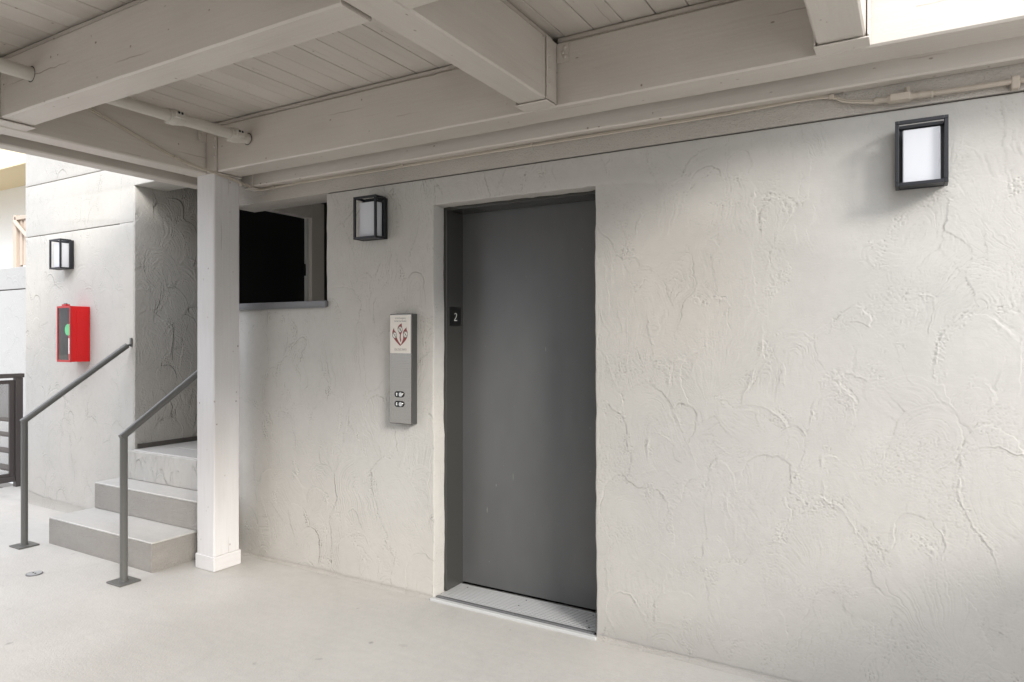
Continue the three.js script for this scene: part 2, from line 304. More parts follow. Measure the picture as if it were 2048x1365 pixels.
// ---- stucco building with the elevator and the stair opening
const B = thing('stucco_building', [0, 0, 0], 'light grey stucco building front with arched trowel marks, elevator opening and stair opening', 'building');
{
  const straight = (a, b) => a[1] < 0 && b[1] < 0 || a[1] > 2.23 && Math.abs(a[1] - b[1]) < .001 && a[1] < 2.68;
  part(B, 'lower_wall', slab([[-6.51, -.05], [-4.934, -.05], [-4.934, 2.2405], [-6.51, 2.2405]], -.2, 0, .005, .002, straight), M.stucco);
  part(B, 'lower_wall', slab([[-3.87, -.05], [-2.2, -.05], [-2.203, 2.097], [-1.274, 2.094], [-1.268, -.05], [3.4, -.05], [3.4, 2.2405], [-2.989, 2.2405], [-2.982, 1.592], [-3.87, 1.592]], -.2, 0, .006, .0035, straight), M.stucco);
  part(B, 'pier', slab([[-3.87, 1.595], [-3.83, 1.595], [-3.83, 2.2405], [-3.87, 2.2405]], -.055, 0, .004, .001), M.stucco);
  part(B, 'wall_band', slab([[-3.87, 2.2465], [3.4, 2.2465], [3.4, 2.668], [-4.3, 2.668], [-4.3, 2.51], [-3.87, 2.51]], -.21, 0, .0025, .0012, straight), M.band, 'rough sanded band above the groove');
  part(B, 'wall_band', slab([[-6.51, 2.2465], [-4.934, 2.2465], [-4.934, 2.51], [-4.304, 2.512], [-4.304, 2.668], [-6.51, 2.668]], -.25, 0, .003, .0012, straight), M.smooth, 'smooth plaster band between two grooves');
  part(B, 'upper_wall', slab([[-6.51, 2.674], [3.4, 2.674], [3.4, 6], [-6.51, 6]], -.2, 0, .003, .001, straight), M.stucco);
  part(B, 'groove', bx(-2.985, 3.39, 2.226, 2.256, -.05, -.014, .001), M.joint);
  part(B, 'groove', bx(-6.5, -4.94, 2.226, 2.256, -.05, -.014, .001), M.joint);
  part(B, 'groove', bx(-6.5, 3.39, 2.658, 2.687, -.05, -.014, .001), M.joint);
  // stair hall behind the wall
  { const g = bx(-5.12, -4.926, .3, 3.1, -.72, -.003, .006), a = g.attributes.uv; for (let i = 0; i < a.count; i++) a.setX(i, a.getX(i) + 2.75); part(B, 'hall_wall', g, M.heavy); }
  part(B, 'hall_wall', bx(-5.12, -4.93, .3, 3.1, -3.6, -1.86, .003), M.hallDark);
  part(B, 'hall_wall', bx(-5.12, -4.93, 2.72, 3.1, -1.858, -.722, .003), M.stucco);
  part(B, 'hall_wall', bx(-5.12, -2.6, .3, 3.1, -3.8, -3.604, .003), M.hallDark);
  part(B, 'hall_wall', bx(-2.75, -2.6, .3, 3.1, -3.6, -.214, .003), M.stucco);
  part(B, 'hall_ceiling', bx(-5.12, -2.6, 2.9, 3.1, -3.6, -.26, .003), M.smooth);
  part(B, 'landing', bx(-4.925, -2.76, .35, .578, -3.6, -.216, .004), M.floor);
  part(B, 'landing', bx(-4.925, -3.874, .35, .578, -.215, .012, .010), M.floor);
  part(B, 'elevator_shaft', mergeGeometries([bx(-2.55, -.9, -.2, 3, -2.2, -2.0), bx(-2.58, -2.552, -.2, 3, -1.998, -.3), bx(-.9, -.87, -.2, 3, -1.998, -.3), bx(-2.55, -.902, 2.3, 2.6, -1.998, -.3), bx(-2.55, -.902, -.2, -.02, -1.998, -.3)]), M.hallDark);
  part(B, 'skirting', bx(-4.925, -4.913, .578, .612, -.71, -.02, .002), M.joint, 'dark strip along the foot of the stair wall');
  const sl = part(B, 'window_sill', bx(-3.80, -2.972, 1.576, 1.612, -.2, .022, .004), M.sillMetal, 'grey metal sill of the opening');
  part(sl, 'sill_lip', bx(-3.80, -2.972, 1.5702, 1.577, .012, .0225, .002), M.sillMetal);
  // cement fillet along the foot of the wall
  const fil = (x0, x1, hL, hR) => {
    const pos = [], idx = [], uv = [], n = Math.round((x1 - x0) / .04), m = 6;
    for (let i = 0; i <= n; i++) for (let k = 0; k <= m; k++) {
      const x = x0 + (x1 - x0) * i / n, t = k / m * Math.PI / 2, h = (hL + (hR - hL) * i / n) * (1 + .18 * vn(x * 5 + 20, 1, 999, 9, 3) + .12 * vn(x * 19 + 20, 2, 999, 9, 3)), w = .014 * (1 + .3 * vn(x * 3 + 20, 4, 999, 9, 5));
      pos.push(x, h * (1 - Math.sin(t)) + (k === m ? -.004 : 0), .005 + w * (1 - Math.cos(t))); uv.push(x, k / m * .08);
    }
    for (let i = 0; i < n; i++) for (let k = 0; k < m; k++) { const A = i * (m + 1) + k, C = A + m + 1; idx.push(A, A + 1, C, C, A + 1, C + 1); }
    const g = new THREE.BufferGeometry(); g.setAttribute('position', new THREE.Float32BufferAttribute(pos, 3)); g.setAttribute('uv', new THREE.Float32BufferAttribute(uv, 2)); g.setIndex(idx); g.computeVertexNormals(); return g;
  };
  part(B, 'base_fillet', fil(-6.51, -5.07, .09, .04), M.cove); part(B, 'base_fillet', fil(-3.86, -2.205, .022, .028), M.cove); part(B, 'base_fillet', fil(-1.262, 3.3, .022, .03), M.cove);
}
// ---- door seen through the opening, in the side wall of the stair hall
{
  const D = thing('hall_door', [-4.926, .578, -1.25], 'near black door in a beige frame seen through the wall opening', 'door');
  part(D, 'leaf', bx(-5.0, -4.965, .58, 2.52, -1.66, -.80, .002), M.dark);
  const c = part(D, 'casing', mergeGeometries([bx(-4.995, -4.905, .58, 2.68, -1.855, -1.695, .004), bx(-4.995, -4.905, 2.525, 2.68, -1.694, -.725, .004), bx(-4.995, -4.905, .58, 2.524, -.79, -.725, .004)]), M.casing, 'beige painted door frame');
  part(D, 'door_stop', bx(-4.99, -4.94, .58, 2.52, -1.694, -1.662, .002), M.white);
  part(D, 'hinge', rod(V(-4.957, 1.98, -1.655), V(-4.957, 2.09, -1.655), .012), M.dark);
}
// ---- entrance steps
{
  const S = thing('entrance_steps', [-4.47, 0, .25], 'grey concrete steps leading up into the stair opening between the handrails', 'steps');
  const st = (y0, y1, z1, x0, x1) => { const g = bx(x0, x1, y0, y1, .008, z1, .003, 2); return g; };
  const s1 = part(S, 'step', st(-.02, .166, .510, -5.06, -3.893), M.grit); part(s1, 'tread', bx(-5.0605, -3.8925, .1662, .179, .008, .5105, .006, 3), M.floor, 'smooth lighter tread');
  const s2 = part(S, 'step', st(.181, .352, .218, -5.045, -3.80), M.grit); part(s2, 'tread', bx(-5.0455, -3.80, .3522, .365, .008, .2185, .006, 3), M.floor, 'smooth lighter tread');
  { const g = bx(-4.985, -3.80, .3655, .573, .0135, .034, .008), a = g.attributes.uv; for (let i = 0; i < a.count; i++) a.setXY(i, a.getX(i) * 2.2, a.getY(i) * 1.3 + .4); part(S, 'top_riser', g, M.heavy, 'roughly plastered top riser'); }
}
// ---- elevator entrance
{
  const E = thing('elevator_entrance', [-1.74, 0, -.15], 'dark grey metal elevator door in a recessed frame with a ribbed sill', 'elevator door');
  const dp = part(E, 'door_panel', bx(-2.19, -1.27, .026, 2.12, -.285, -.247, .003), M.doorMetal);
  part(E, 'jamb', bx(-2.215, -2.183, .02, 2.13, -.29, -.092, .003), M.frameMetal);
  part(E, 'jamb', bx(-1.29, -1.25, .02, 2.13, -.29, -.092, .003), M.frameMetal);
  part(E, 'head', bx(-2.182, -1.291, 2.082, 2.13, -.246, -.092, .003), M.frameMetal);
  const ribs = [];
  part(E, 'sill_bed', bx(-2.196, -1.272, -.01, .0075, -.245, -.034, .002), M.joint);
  for (let k = 0; k < 12; k++) { const z = -.238 + k * .0171; ribs.push(bx(-2.192, -1.274, .008, .0185, z, z + .0098, .0012, 1)); }
  const s = part(E, 'sill', mergeGeometries(ribs), M.ribs, 'ribbed aluminium sill plate');
  part(s, 'nosing', bx(-2.196, -1.285, -.008, .019, -.033, -.012, .004), M.sillMetal);
  part(E, 'threshold_edge', bx(-2.215, -1.262, -.02, .013, -.0115, .018, .005), M.edge, 'white painted edge in front of the sill');
  const scr = []; for (const [x, z] of [[-2.12, -.2], [-1.75, -.12], [-1.75, -.2], [-1.37, -.12], [-1.37, -.2], [-1.33, -.06]]) scr.push(rod(V(x, .016, z), V(x, .0192, z), .0042, 10));
  for (const g of scr) part(s, 'screw', g, M.joint);
}
// ---- floor number plate on the jamb
{
  const c = document.createElement('canvas'); c.width = 128; c.height = 128; const x = c.getContext('2d');
  x.fillStyle = '#141312'; x.fillRect(0, 0, 128, 128); x.fillStyle = '#dcdcd8'; x.textAlign = 'center'; x.textBaseline = 'middle'; x.font = '78px sans-serif'; x.fillText('2', 64, 68);
  const t = new THREE.CanvasTexture(c); t.colorSpace = THREE.SRGBColorSpace;
  const N = thing('floor_number_sign', [-2.182, 1.51, -.17], 'small black plate with a white 2 on the elevator jamb', 'sign');
  part(N, 'plate', bx(-2.1825, -2.1795, 1.458, 1.560, -.222, -.118, .001), M.dark);
  const p = new THREE.PlaneGeometry(.1, .098); p.rotateY(Math.PI / 2); p.translate(-2.1785, 1.509, -.17);
  part(N, 'numeral', p, std({ map: t, roughness: .4 }));
}
// ---- call panel
{
  const x0 = -2.462, x1 = -2.310, y0 = .928, y1 = 1.522;
  const C = thing('elevator_call_panel', [-2.386, .93, 0], 'stainless elevator call panel with a red flame notice and two buttons', 'control panel');
  part(C, 'back_box', bx(x0, x1, y0, y1, .002, .046, .002), std({ color: rgb(.055, .055, .052), roughness: .4 }));
  part(C, 'face_plate', bx(x0 + .003, x1 - .002, y0 + .003, y1 - .003, .0462, .0505, .0015), M.steel);
  const c = document.createElement('canvas'); c.width = 512; c.height = 768; const g = c.getContext('2d');
  g.fillStyle = '#cfc8bd'; g.fillRect(0, 0, 512, 768); g.textAlign = 'center'; g.fillStyle = '#262320';
  g.font = '46px sans-serif'; g.fillText('In Fire Emergency', 256, 78, 270); g.fillText('Do Not Use Elevator', 256, 136, 300);
  g.fillStyle = '#7d2b28';
  const leaf = (p) => { g.beginPath(); g.moveTo(...p[0]); for (let k = 1; k < p.length; k += 2) g.quadraticCurveTo(...p[k], ...p[k + 1]); g.closePath(); g.fill(); };
  leaf([[290, 165], [170, 215], [190, 290], [205, 350], [245, 390], [225, 480], [262, 545], [285, 520], [268, 470], [262, 420], [275, 380], [320, 330], [308, 270], [292, 225], [290, 165]]);
  leaf([[98, 252], [35, 340], [62, 420], [80, 480], [250, 622], [265, 600], [262, 590], [175, 500], [158, 420], [180, 360], [120, 320], [95, 290], [98, 252]]);
  leaf([[412, 245], [330, 300], [318, 360], [330, 420], [326, 480], [300, 540], [252, 622], [430, 500], [438, 400], [446, 350], [420, 310], [404, 280], [412, 245]]);
  const disc = (x, y, f) => { g.fillStyle = '#cfc8bd'; g.beginPath(); g.ellipse(x, y, 60, 66, 0, 0, 7); g.fill(); g.strokeStyle = '#2a2522'; g.lineWidth = 10; g.beginPath(); g.ellipse(x, y, 52, 58, 0, 0, 7); g.stroke(); g.lineWidth = 11; f(x, y); g.lineWidth = 8; g.beginPath(); g.moveTo(x - 36, y - 38); g.lineTo(x + 36, y + 38); g.stroke(); };
  disc(112, 404, (x, y) => { g.beginPath(); g.moveTo(x + 14, y - 26); g.lineTo(x + 4, y + 6); g.lineTo(x + 22, y + 30); g.stroke(); });
  disc(250, 290, (x, y) => { g.beginPath(); g.moveTo(x + 8, y - 32); g.lineTo(x - 8, y); g.lineTo(x + 10, y); g.lineTo(x - 6, y + 34); g.stroke(); });
  disc(384, 390, (x, y) => { g.beginPath(); g.moveTo(x - 16, y + 26); g.lineTo(x, y - 8); g.lineTo(x + 18, y + 24); g.stroke(); });
  g.fillStyle = '#262320'; g.font = '50px sans-serif'; g.fillText('Use Exit Stairs', 256, 702, 300); g.fillRect(106, 716, 300, 4);
  const t = new THREE.CanvasTexture(c); t.colorSpace = THREE.SRGBColorSpace;
  const p = new THREE.PlaneGeometry(x1 - x0 - .010, .205); p.translate((x0 + x1) / 2, y1 - .110, .0511);
  part(C, 'notice', p, std({ map: t, roughness: .35, metalness: .1 }), 'printed notice reading In Fire Emergency Do Not Use Elevator Use Exit Stairs');
  for (const [y, dir] of [[1.088, 1], [1.036, -1]]) {
    const bz = new THREE.Shape(); const cx = -2.409, r = .0165; bz.absarc(cx, y, r, Math.PI / 2, Math.PI * 1.5); bz.lineTo(cx + .032, y - r); bz.absarc(cx + .032, y, r, -Math.PI / 2, Math.PI / 2); bz.lineTo(cx, y + r);
    const bg = new THREE.ExtrudeGeometry(bz, { depth: .002, bevelEnabled: false, curveSegments: 14 }); bg.translate(0, 0, .0506);
    const b = part(C, 'button_housing', bg, M.dark);
    const bt = new THREE.CylinderGeometry(.0115, .013, .009, 24); bt.rotateX(Math.PI / 2); bt.translate(cx + .032, y, .0575); part(b, 'button', bt, std({ color: rgb(.5, .5, .49), roughness: .22, metalness: .9 }));
    const ar = new THREE.Shape([[0, .0095], [.0065, .001], [.0025, .001], [.0025, -.0085], [-.0025, -.0085], [-.0025, .001], [-.0065, .001]].map(([u, v]) => new THREE.Vector2(cx - .001 + u, y + v * dir)));
    const ag = new THREE.ExtrudeGeometry(ar, { depth: .0006, bevelEnabled: false }); ag.translate(0, 0, .0527); part(b, 'arrow', ag, M.white);
  }
}
// ---------------------------------------------------------------- timber
let ts = 1;
const post = thing('timber_post', [-3.67, 0, .22], 'square off-white timber post standing beside the concrete steps', 'post');
part(post, 'shaft', timber(-3.752, -3.588, .09, 2.372, .134, .312, 'y', .006, .0012, ts++), M.woodPost);
part(post, 'base_trim', bx(-3.759, -3.581, 0, .089, .127, .319, .006), M.woodPost, 'slightly wider base trim');
const beam = (name, a, axis, label, category = 'beam', group) => single(name, timber(...a, axis, .007, .0018, ts++), M.wood, [(a[0] + a[1]) / 2, a[2], (a[4] + a[5]) / 2], label, category, group);
beam('main_beam', [-3.655, 4, 2.378, 2.648, .146, .310], 'x', 'long beige main beam parallel to the wall, resting above the post');
beam('ledger_beam', [-3.655, 4, 2.335, 2.648, .004, .066], 'x', 'narrow ledger timber fixed along the top of the stucco wall');
beam('edge_beam', [-3.792, -3.66, 2.373, 2.648, -.0, 6.6], 'z', 'deep side beam over the post running out from the wall');
beam('rim_board', [-4.09, -3.985, 2.372, 2.648, -.0, 6.6], 'z', 'outermost rim board left of the post beam, at the deck edge', 'board');
const joistA = beam('joist', [-1.458, -1.322, 2.387, 2.648, .318, 6.6], 'z', 'beige joist running overhead to the main beam above the elevator', 'joist');
beam('joist', [-.286, -.137, 2.387, 2.648, .318, 6.6], 'z', 'brightly lit joist at upper right beside the open bay', 'joist');
beam('blocking_beam', [-3.652, -1.476, 2.386, 2.646, 1.290, 1.426], 'x', 'large beige cross beam at upper left pierced by the pipe');
beam('blocking_beam', [-1.318, -.29, 2.386, 2.646, 1.290, 1.426], 'x', 'short cross beam between the two joists at the top edge');
beam('lookout_beam', [-3.98, -3.796, 2.378, 2.646, 1.31, 1.44], 'x', 'short beam stub between the side beam and the rim board');
beam('end_board', [-4.09, -.137, 2.372, 2.678, 6.605, 6.69], 'x', 'wide board closing the front end of the joists', 'board');
// shims under the deck
beam('shim_strip', [-3.655, -1.462, 2.6505, 2.6785, .16, .296], 'x', 'thin shim strip on the main beam left of the elevator joist', 'strip');
beam('shim_strip', [-1.318, -.29, 2.6505, 2.6785, .16, .296], 'x', 'thin shim strip on the main beam right of the elevator joist', 'strip');
beam('shim_strip', [-3.652, -1.462, 2.6505, 2.6785, 1.305, 1.410], 'x', 'thin shim strip on top of the large upper left cross beam', 'strip');
beam('shim_strip', [-1.318, -.29, 2.6505, 2.6785, 1.305, 1.410], 'x', 'thin shim strip on top of the short cross beam', 'strip');
for (const [a, b, l] of [[-1.446, -1.334, 'thin shim strip on top of the joist above the elevator'], [-.274, -.149, 'thin shim strip on top of the bright upper right joist'], [-3.788, -3.665, 'thin shim strip on top of the side beam'], [-4.085, -3.99, 'thin shim strip on top of the rim board']]) beam('shim_strip', [a, b, 2.6505, 2.6785, .32, 6.6], 'z', l, 'strip');
// deck boards
{
  const D = thing('deck_ceiling', [-2.1, 2.68, 3.7], 'painted board ceiling of narrow planks under the upper walkway', 'ceiling');
  const w = .1338, gs = [0, 1, 2].map((k) => timber(0, w - .0032, 0, .036, .075, 6.6, 'z', .0025, .0006, 40 + k));
  let k = 0; for (let x = -4.098; x < -.16; x += w, k++) { const g = gs[k % 3].clone(); const gap = hash(k, 3, 9); g.scale(1, 1, 1); g.translate(x + gap * .0012, 2.680 + .0025 * hash(k, 5, 9), 0); part(D, 'plank', g, M.plank[(k * 7 + (k >> 1)) % 4]); }
  part(D, 'topping', bx(-4.11, -.13, 2.724, 2.80, .005, 6.7, .005), M.joint, 'walking surface on top of the boards');
}
// ---- joist hangers
function hanger(x0, x1, y0, y1, z0, z1, axis, label, tabs = [1]) {
  const H = thing('joist_hanger', [(x0 + x1) / 2, y0, (z0 + z1) / 2], label, 'bracket'), t = .006;
  const bolt = (x, y, z, d) => { const g = new THREE.SphereGeometry(.009, 10, 6); g.scale(d === 'x' ? .5 : 1, 1, d === 'z' ? .5 : 1); g.translate(x, y, z); part(H, 'bolt', g, M.hanger); };
  part(H, 'seat', bx(x0 - (axis === 'z' ? t : 0), x1 + (axis === 'z' ? t : 0), y0 - t - .003, y0 - .003, z0 - (axis === 'x' ? t : 0), z1 + (axis === 'x' ? t : 0), .0025), M.hanger);
  if (axis === 'z') {
    for (const [a, s] of [[x0 - t, -1], [x1, 1]]) {
      part(H, 'side_plate', bx(a, a + t, y0 + .001, y1, z0, z1, .0025), M.hanger);
      for (const f of [.25, .5, .72]) bolt(s > 0 ? x1 + t : x0 - t, y0 + (y1 - y0) * f, z1 - .022, 'x');
      if (s > 0 && tabs.length) { part(H, 'tab', bx(x1 + t + .001, x1 + t + .055, y1 - .085, y1 - .004, z0 - .006, z0 - .0005, .001), M.hanger); for (const [u, v] of [[.038, .06], [.030, .04], [.04, .022]]) bolt(x1 + t + u, y1 - .085 + v, z0 + .001, 'z'); }
    }
  } else {
    for (const a of [z0 - t, z1]) part(H, 'side_plate', bx(x0, x1, y0 + .001, y1, a, a + t, .0025), M.hanger);
    for (const f of [.35, .55, .75]) bolt(x1 - .018, y0 + (y1 - y0) * f, z1 + t, 'z');
    if (tabs.length) { part(H, 'tab', bx(x0 + .0005, x0 + .006, y1 - .085, y1 - .004, z1 + t + .001, z1 + t + .055, .001), M.hanger); for (const [u, v] of [[.03, .06], [.04, .03]]) bolt(x0 + .006, y1 - .085 + v, z1 + t + u, 'x'); }
  }
}
hanger(-1.4615, -1.3185, 2.386, 2.645, .317, .405, 'z', 'painted metal joist hanger at the beam above the elevator');
hanger(-.2895, -.1335, 2.386, 2.645, .317, .400, 'z', 'white lit metal joist hanger at upper right');
hanger(-3.653, -3.560, 2.377, 2.645, .1435, .3125, 'x', 'painted metal hanger holding the main beam above the post');
hanger(-3.630, -3.545, 2.3335, 2.60, .003, .067, 'x', 'small metal hanger on the ledger timber behind the post', []);
hanger(-3.653, -3.560, 2.385, 2.640, 1.289, 1.427, 'x', 'metal hanger at the left end of the large cross beam', []);
// ---------------------------------------------------------------- pipes and cables
{
  const px = -3.288, py = 2.53;
  const P = thing('overhead_pipe', [px, py, 1.9], 'white painted pipe passing through the cross beam to the main beam', 'pipe');
  part(P, 'pipe_run', mergeGeometries([rod(V(px, py, .300), V(px, py, 1.30), .0295, 28), rod(V(px, py, 1.418), V(px, py, 6.59), .0295, 28)]), M.pipe);
  for (const z of [.76, .395]) {
    const pr = [[.0300, -.04], [.0345, -.04], [.0355, -.034], [.0355, -.02], [.039, -.017], [.040, 0], [.039, .017], [.0355, .02], [.0355, .034], [.0345, .04], [.03, .04]].map(([r, y]) => new THREE.Vector2(r, y));
    const g = new THREE.LatheGeometry(pr, 28); g.rotateX(Math.PI / 2); g.translate(px, py, z); const c = part(P, 'coupling', g, M.pipe, 'clamped coupling on the pipe');
    part(c, 'lug', bx(px + .026, px + .052, py - .012, py + .016, z - .026, z + .026, .004), M.pipe);
    part(c, 'lug', bx(px - .052, px - .026, py - .03, py - .002, z - .026, z + .026, .004), M.pipe);
    part(c, 'bolt_head', rod(V(px + .034, py + .012, z - .006), V(px + .054, py + .012, z - .006), .007, 6), M.dark);
    part(c, 'bolt_head', rod(V(px + .034, py + .012, z + .012), V(px + .054, py + .012, z + .012), .007, 6), M.dark);
  }
  for (const [z, zz] of [[.311, .313], [1.4265, 1.4285]]) { const r = new THREE.RingGeometry(.0297, .0350, 28); r.translate(px, py, zz); part(P, 'hole_gap', r, M.joint); }
  const cab = thing('cable', [-2, 2.35, .1], 'thin pair of painted cables running along the side beam and ledger', 'cable');
  const run = [V(-3.650, 2.66, 1.28), V(-3.651, 2.575, .996), V(-3.651, 2.472, .663), V(-3.650, 2.418, .47), V(-3.575, 2.375, .326), V(-3.574, 2.363, .22), V(-3.575, 2.345, .10), V(-3.55, 2.327, .025), V(-3.45, 2.326, .014), V(-3.3, 2.3285, .012), V(-3.18, 2.331, .012), V(-2.6, 2.3285, .012), V(-2.0, 2.3305, .012), V(-1.3, 2.3285, .012), V(-.7, 2.3285, .012), V(-.275, 2.327, .014), V(-.235, 2.305, .016), V(-.128, 2.277, .03)];
  part(cab, 'wire', tube(run, .0046, 8, 200), M.wire); part(cab, 'wire', tube(run.map((p) => V(p.x, p.y - .0075, p.z + .005)), .0042, 8, 200), M.wire);
  for (const p of [V(-3.648, 2.43, .52), V(-3.648, 2.408, .44), V(-3.42, 2.324, .016), V(-.275, 2.325, .017), V(-1.6, 2.329, .014), V(-2.4, 2.329, .014)]) { const g = bx(p.x - .009, p.x + .009, p.y - .011, p.y + .007, p.z - .008, p.z + .010, .003); part(cab, 'clip', g, M.tan); }
  const K = thing('wall_conduit', [.1, 2.26, .03], 'tan painted conduit with a fitting along the wall above the right lamp', 'conduit');
  const yy = (x) => 2.277 - (x + .1) * .022;
  part(K, 'tube', rod(V(.055, yy(.055), .026), V(3.2, yy(.6), .026), .0095, 16), M.tan);
  const bodyPts = [[0, 0], [.011, 0], [.0135, .004], [.0135, .014], [.011, .016], [.0105, .042], [.016, .050], [.0185, .060], [.0185, .112], [.0165, .122], [.0125, .126], [.0125, .142], [.0145, .144], [.0145, .158], [.0125, .160], [.0125, .182], [.0145, .184], [.0145, .192], [0, .192]].map(([r, y]) => new THREE.Vector2(r, y));
  const bg = new THREE.LatheGeometry(bodyPts, 20); bg.rotateZ(-Math.PI / 2); bg.rotateZ(-.022); bg.translate(-.132, yy(-.132), .028); const body = part(K, 'fitting', bg, M.tan, 'bulky conduit fitting');
  part(body, 'cover', bx(-.078, -.012, 2.262, 2.290, .040, .051, .005, 3), M.tan); part(body, 'outlet', rod(V(-.022, 2.288, .024), V(-.022, 2.312, .024), .0085, 14), M.tan);
  for (const x of [.30, 1.4]) part(K, 'strap', bx(x - .013, x + .013, yy(x) - .022, yy(x) + .022, .004, .037, .006, 3), M.tan);
}
// ---------------------------------------------------------------- wall lamps
{
  const w = .163, h = .234, d = .108, t = .0125, y0 = 1.935;
  const L = thing('wall_lamp', [0, y0, 0], 'black box wall lamp between the opening and the elevator', 'lamp', 'box lamps on the stucco wall');
  const P = [0, y0, 0], add = (n, a, m) => part(L, n, bx(a[0], a[1], y0 + a[2], y0 + a[3], a[4], a[5], .0012, 1), m);
  add('back_plate', [-w / 2 + .006, w / 2 - .006, .004, h - .004, .002, .024], M.lampMetal);
  for (const z of [.024, d - t]) for (const x of [-w / 2, w / 2 - t]) add('upright', [x, x + t, t + .0005, h - t - .0005, z, z + t], M.lampMetal);
  for (const y of [0, h - t]) {
    for (const x of [-w / 2, w / 2 - t]) add('side_bar', [x, x + t, y, y + t, .024, d], M.lampMetal);
    for (const z of [.024, d - t]) add('cross_bar', [-w / 2 + t + .0005, w / 2 - t - .0005, y, y + t, z, z + t], M.lampMetal);
  }
  add('bottom_plate', [-w / 2 + t + .001, w / 2 - t - .001, .002, .010, .038, d - t - .001], M.lampMetal);
  part(L, 'diffuser', bx(-.058, .058, y0 + .0115, y0 + h - .030, .027, .086, .004), M.diffuser, 'white frosted diffuser');
  L.position.x = -2.592;
  for (const [x, l] of [[.022, 'black box wall lamp at the upper right of the wall'], [-5.818, 'black box wall lamp above the red fire cabinet']]) { const c = L.clone(); c.name = numbered('wall_lamp'); scene.add(c); c.position.x = x; c.userData = { ...L.userData, label: l }; }
}
// ---------------------------------------------------------------- fire cabinet and extinguisher
{
  const x0 = -5.705, x1 = -5.513, y0 = 1.21, y1 = 1.635, d = .142;
  const C = thing('fire_cabinet', [-5.61, y0, 0], 'red metal fire extinguisher cabinet on the left wall with a glazed front', 'cabinet');
  part(C, 'side_panel', bx(x1 - .004, x1, y0, y1, .002, d - .004, .0015), M.red); part(C, 'side_panel', bx(x0, x0 + .004, y0, y1, .002, d - .004, .0015), M.red);
  part(C, 'side_panel', bx(x1, x1 + .0025, y0 + .035, y1 - .035, .035, d - .04, .001), M.red, 'raised rectangle on the side panel');
  part(C, 'top_panel', bx(x0 + .004, x1 - .004, y1 - .004, y1, .002, d - .004, .0015), M.red); part(C, 'bottom_panel', bx(x0 + .004, x1 - .004, y0, y0 + .004, .002, d - .004, .0015), M.red);
  part(C, 'liner', mergeGeometries([bx(x0 + .0045, x0 + .007, y0 + .005, y1 - .005, .01, d - .006, .0005), bx(x1 - .007, x1 - .0045, y0 + .005, y1 - .005, .01, d - .006, .0005), bx(x0 + .0075, x1 - .0075, y0 + .0045, y0 + .006, .01, d - .006, .0005)]), M.cabinetIn);
  part(C, 'back_panel', bx(x0 + .004, x1 - .004, y0 + .004, y1 - .004, .003, .009, .001), M.cabinetIn);
  const f = part(C, 'door_frame', mergeGeometries([bx(x0 - .002, x0 + .012, y0 - .002, y1 + .002, d - .0038, d + .004, .0015), bx(x1 - .012, x1 + .002, y0 - .002, y1 + .002, d - .0038, d + .004, .0015), bx(x0 + .0125, x1 - .0125, y0 - .002, y0 + .014, d - .0038, d + .004, .0015), bx(x0 + .0125, x1 - .0125, y1 - .014, y1 + .002, d - .0038, d + .004, .0015)]), M.redDark);
  const pane = new THREE.PlaneGeometry(x1 - x0 - .024, y1 - y0 - .028); pane.translate((x0 + x1) / 2, (y0 + y1) / 2, d); part(f, 'pane', pane, M.glass);
  part(C, 'latch', bx(-5.64, -5.58, y1 + .0025, y1 + .016, d - .03, d + .002, .003), M.redDark); part(C, 'latch_pin', rod(V(-5.63, y1 + .018, d - .012), V(-5.59, y1 + .018, d - .012), .005, 10), M.dark);
  const X = thing('fire_extinguisher', [-5.575, y0 + .006, .07], 'fire extinguisher with a green round tag inside the red cabinet', 'fire extinguisher');
  const pr = [[0, 0], [.038, 0], [.042, .006], [.042, .22], [.036, .25], [.016, .268], [.012, .29], [0, .29]].map(([r, y]) => new THREE.Vector2(r, y));
  const g = new THREE.LatheGeometry(pr, 24); g.translate(-5.565, y0 + .007, .086); part(X, 'body', g, M.redDark);
  const lab = new THREE.CylinderGeometry(.0428, .0428, .12, 24, 1, true); lab.translate(-5.565, y0 + .12, .086); part(X, 'paper_label', lab, M.white);
  const gd = new THREE.CylinderGeometry(.044, .044, .003, 28); gd.rotateX(Math.PI / 2); gd.translate(-5.569, y0 + .245, .1325); part(X, 'round_tag', gd, M.green, 'green round tag');
  part(X, 'handle', bx(-5.60, -5.54, y0 + .298, y0 + .315, .068, .103, .004), M.dark);
}
// ---------------------------------------------------------------- handrails
function handrail(bxp, bz, kx, ky, kz, ex, ey, ez, label, bracket) {
  const r = .0205, H = thing('handrail', [bxp, 0, bz], label, 'handrail', 'steel handrails at the entrance steps'), k = V(kx, ky, kz);
  const dir = V(ex, ey, ez).sub(k).normalize();
  part(H, 'upright', rod(V(bxp, .006, bz), V(kx, ky + .004, kz), r, 24), M.rail);
  const g = rod(k.clone().addScaledVector(dir, -.018), V(ex, ey, ez), r, 24);
  part(H, 'rail', g, M.rail);
  const pl = bx(bxp - .067, bxp + .067, 0, .0095, bz - .062, bz + .062, .002); part(H, 'base_plate', pl, M.rail);
  const w = new THREE.TorusGeometry(r + .002, .004, 8, 24); w.rotateX(Math.PI / 2); w.translate(bxp, .011, bz); part(H, 'weld', w, M.rail);
  if (bracket) { part(H, 'wall_bracket', bx(ex - .012, ex + .012, ey - .01, ey + .055, .004, .012, .002), M.rail); part(H, 'bracket_arm', rod(V(ex, ey, ez), V(ex, ey + .006, .006), .008, 10), M.rail); }
}
handrail(-5.135, .625, -5.135, .84, .625, -4.955, 1.338, .035, 'grey steel handrail left of the steps, fixed to the stucco wall', true);
handrail(-3.886, .68, -3.886, .835, .68, -3.886, 1.52, -.28, 'grey steel handrail in front of the post, right of the steps');
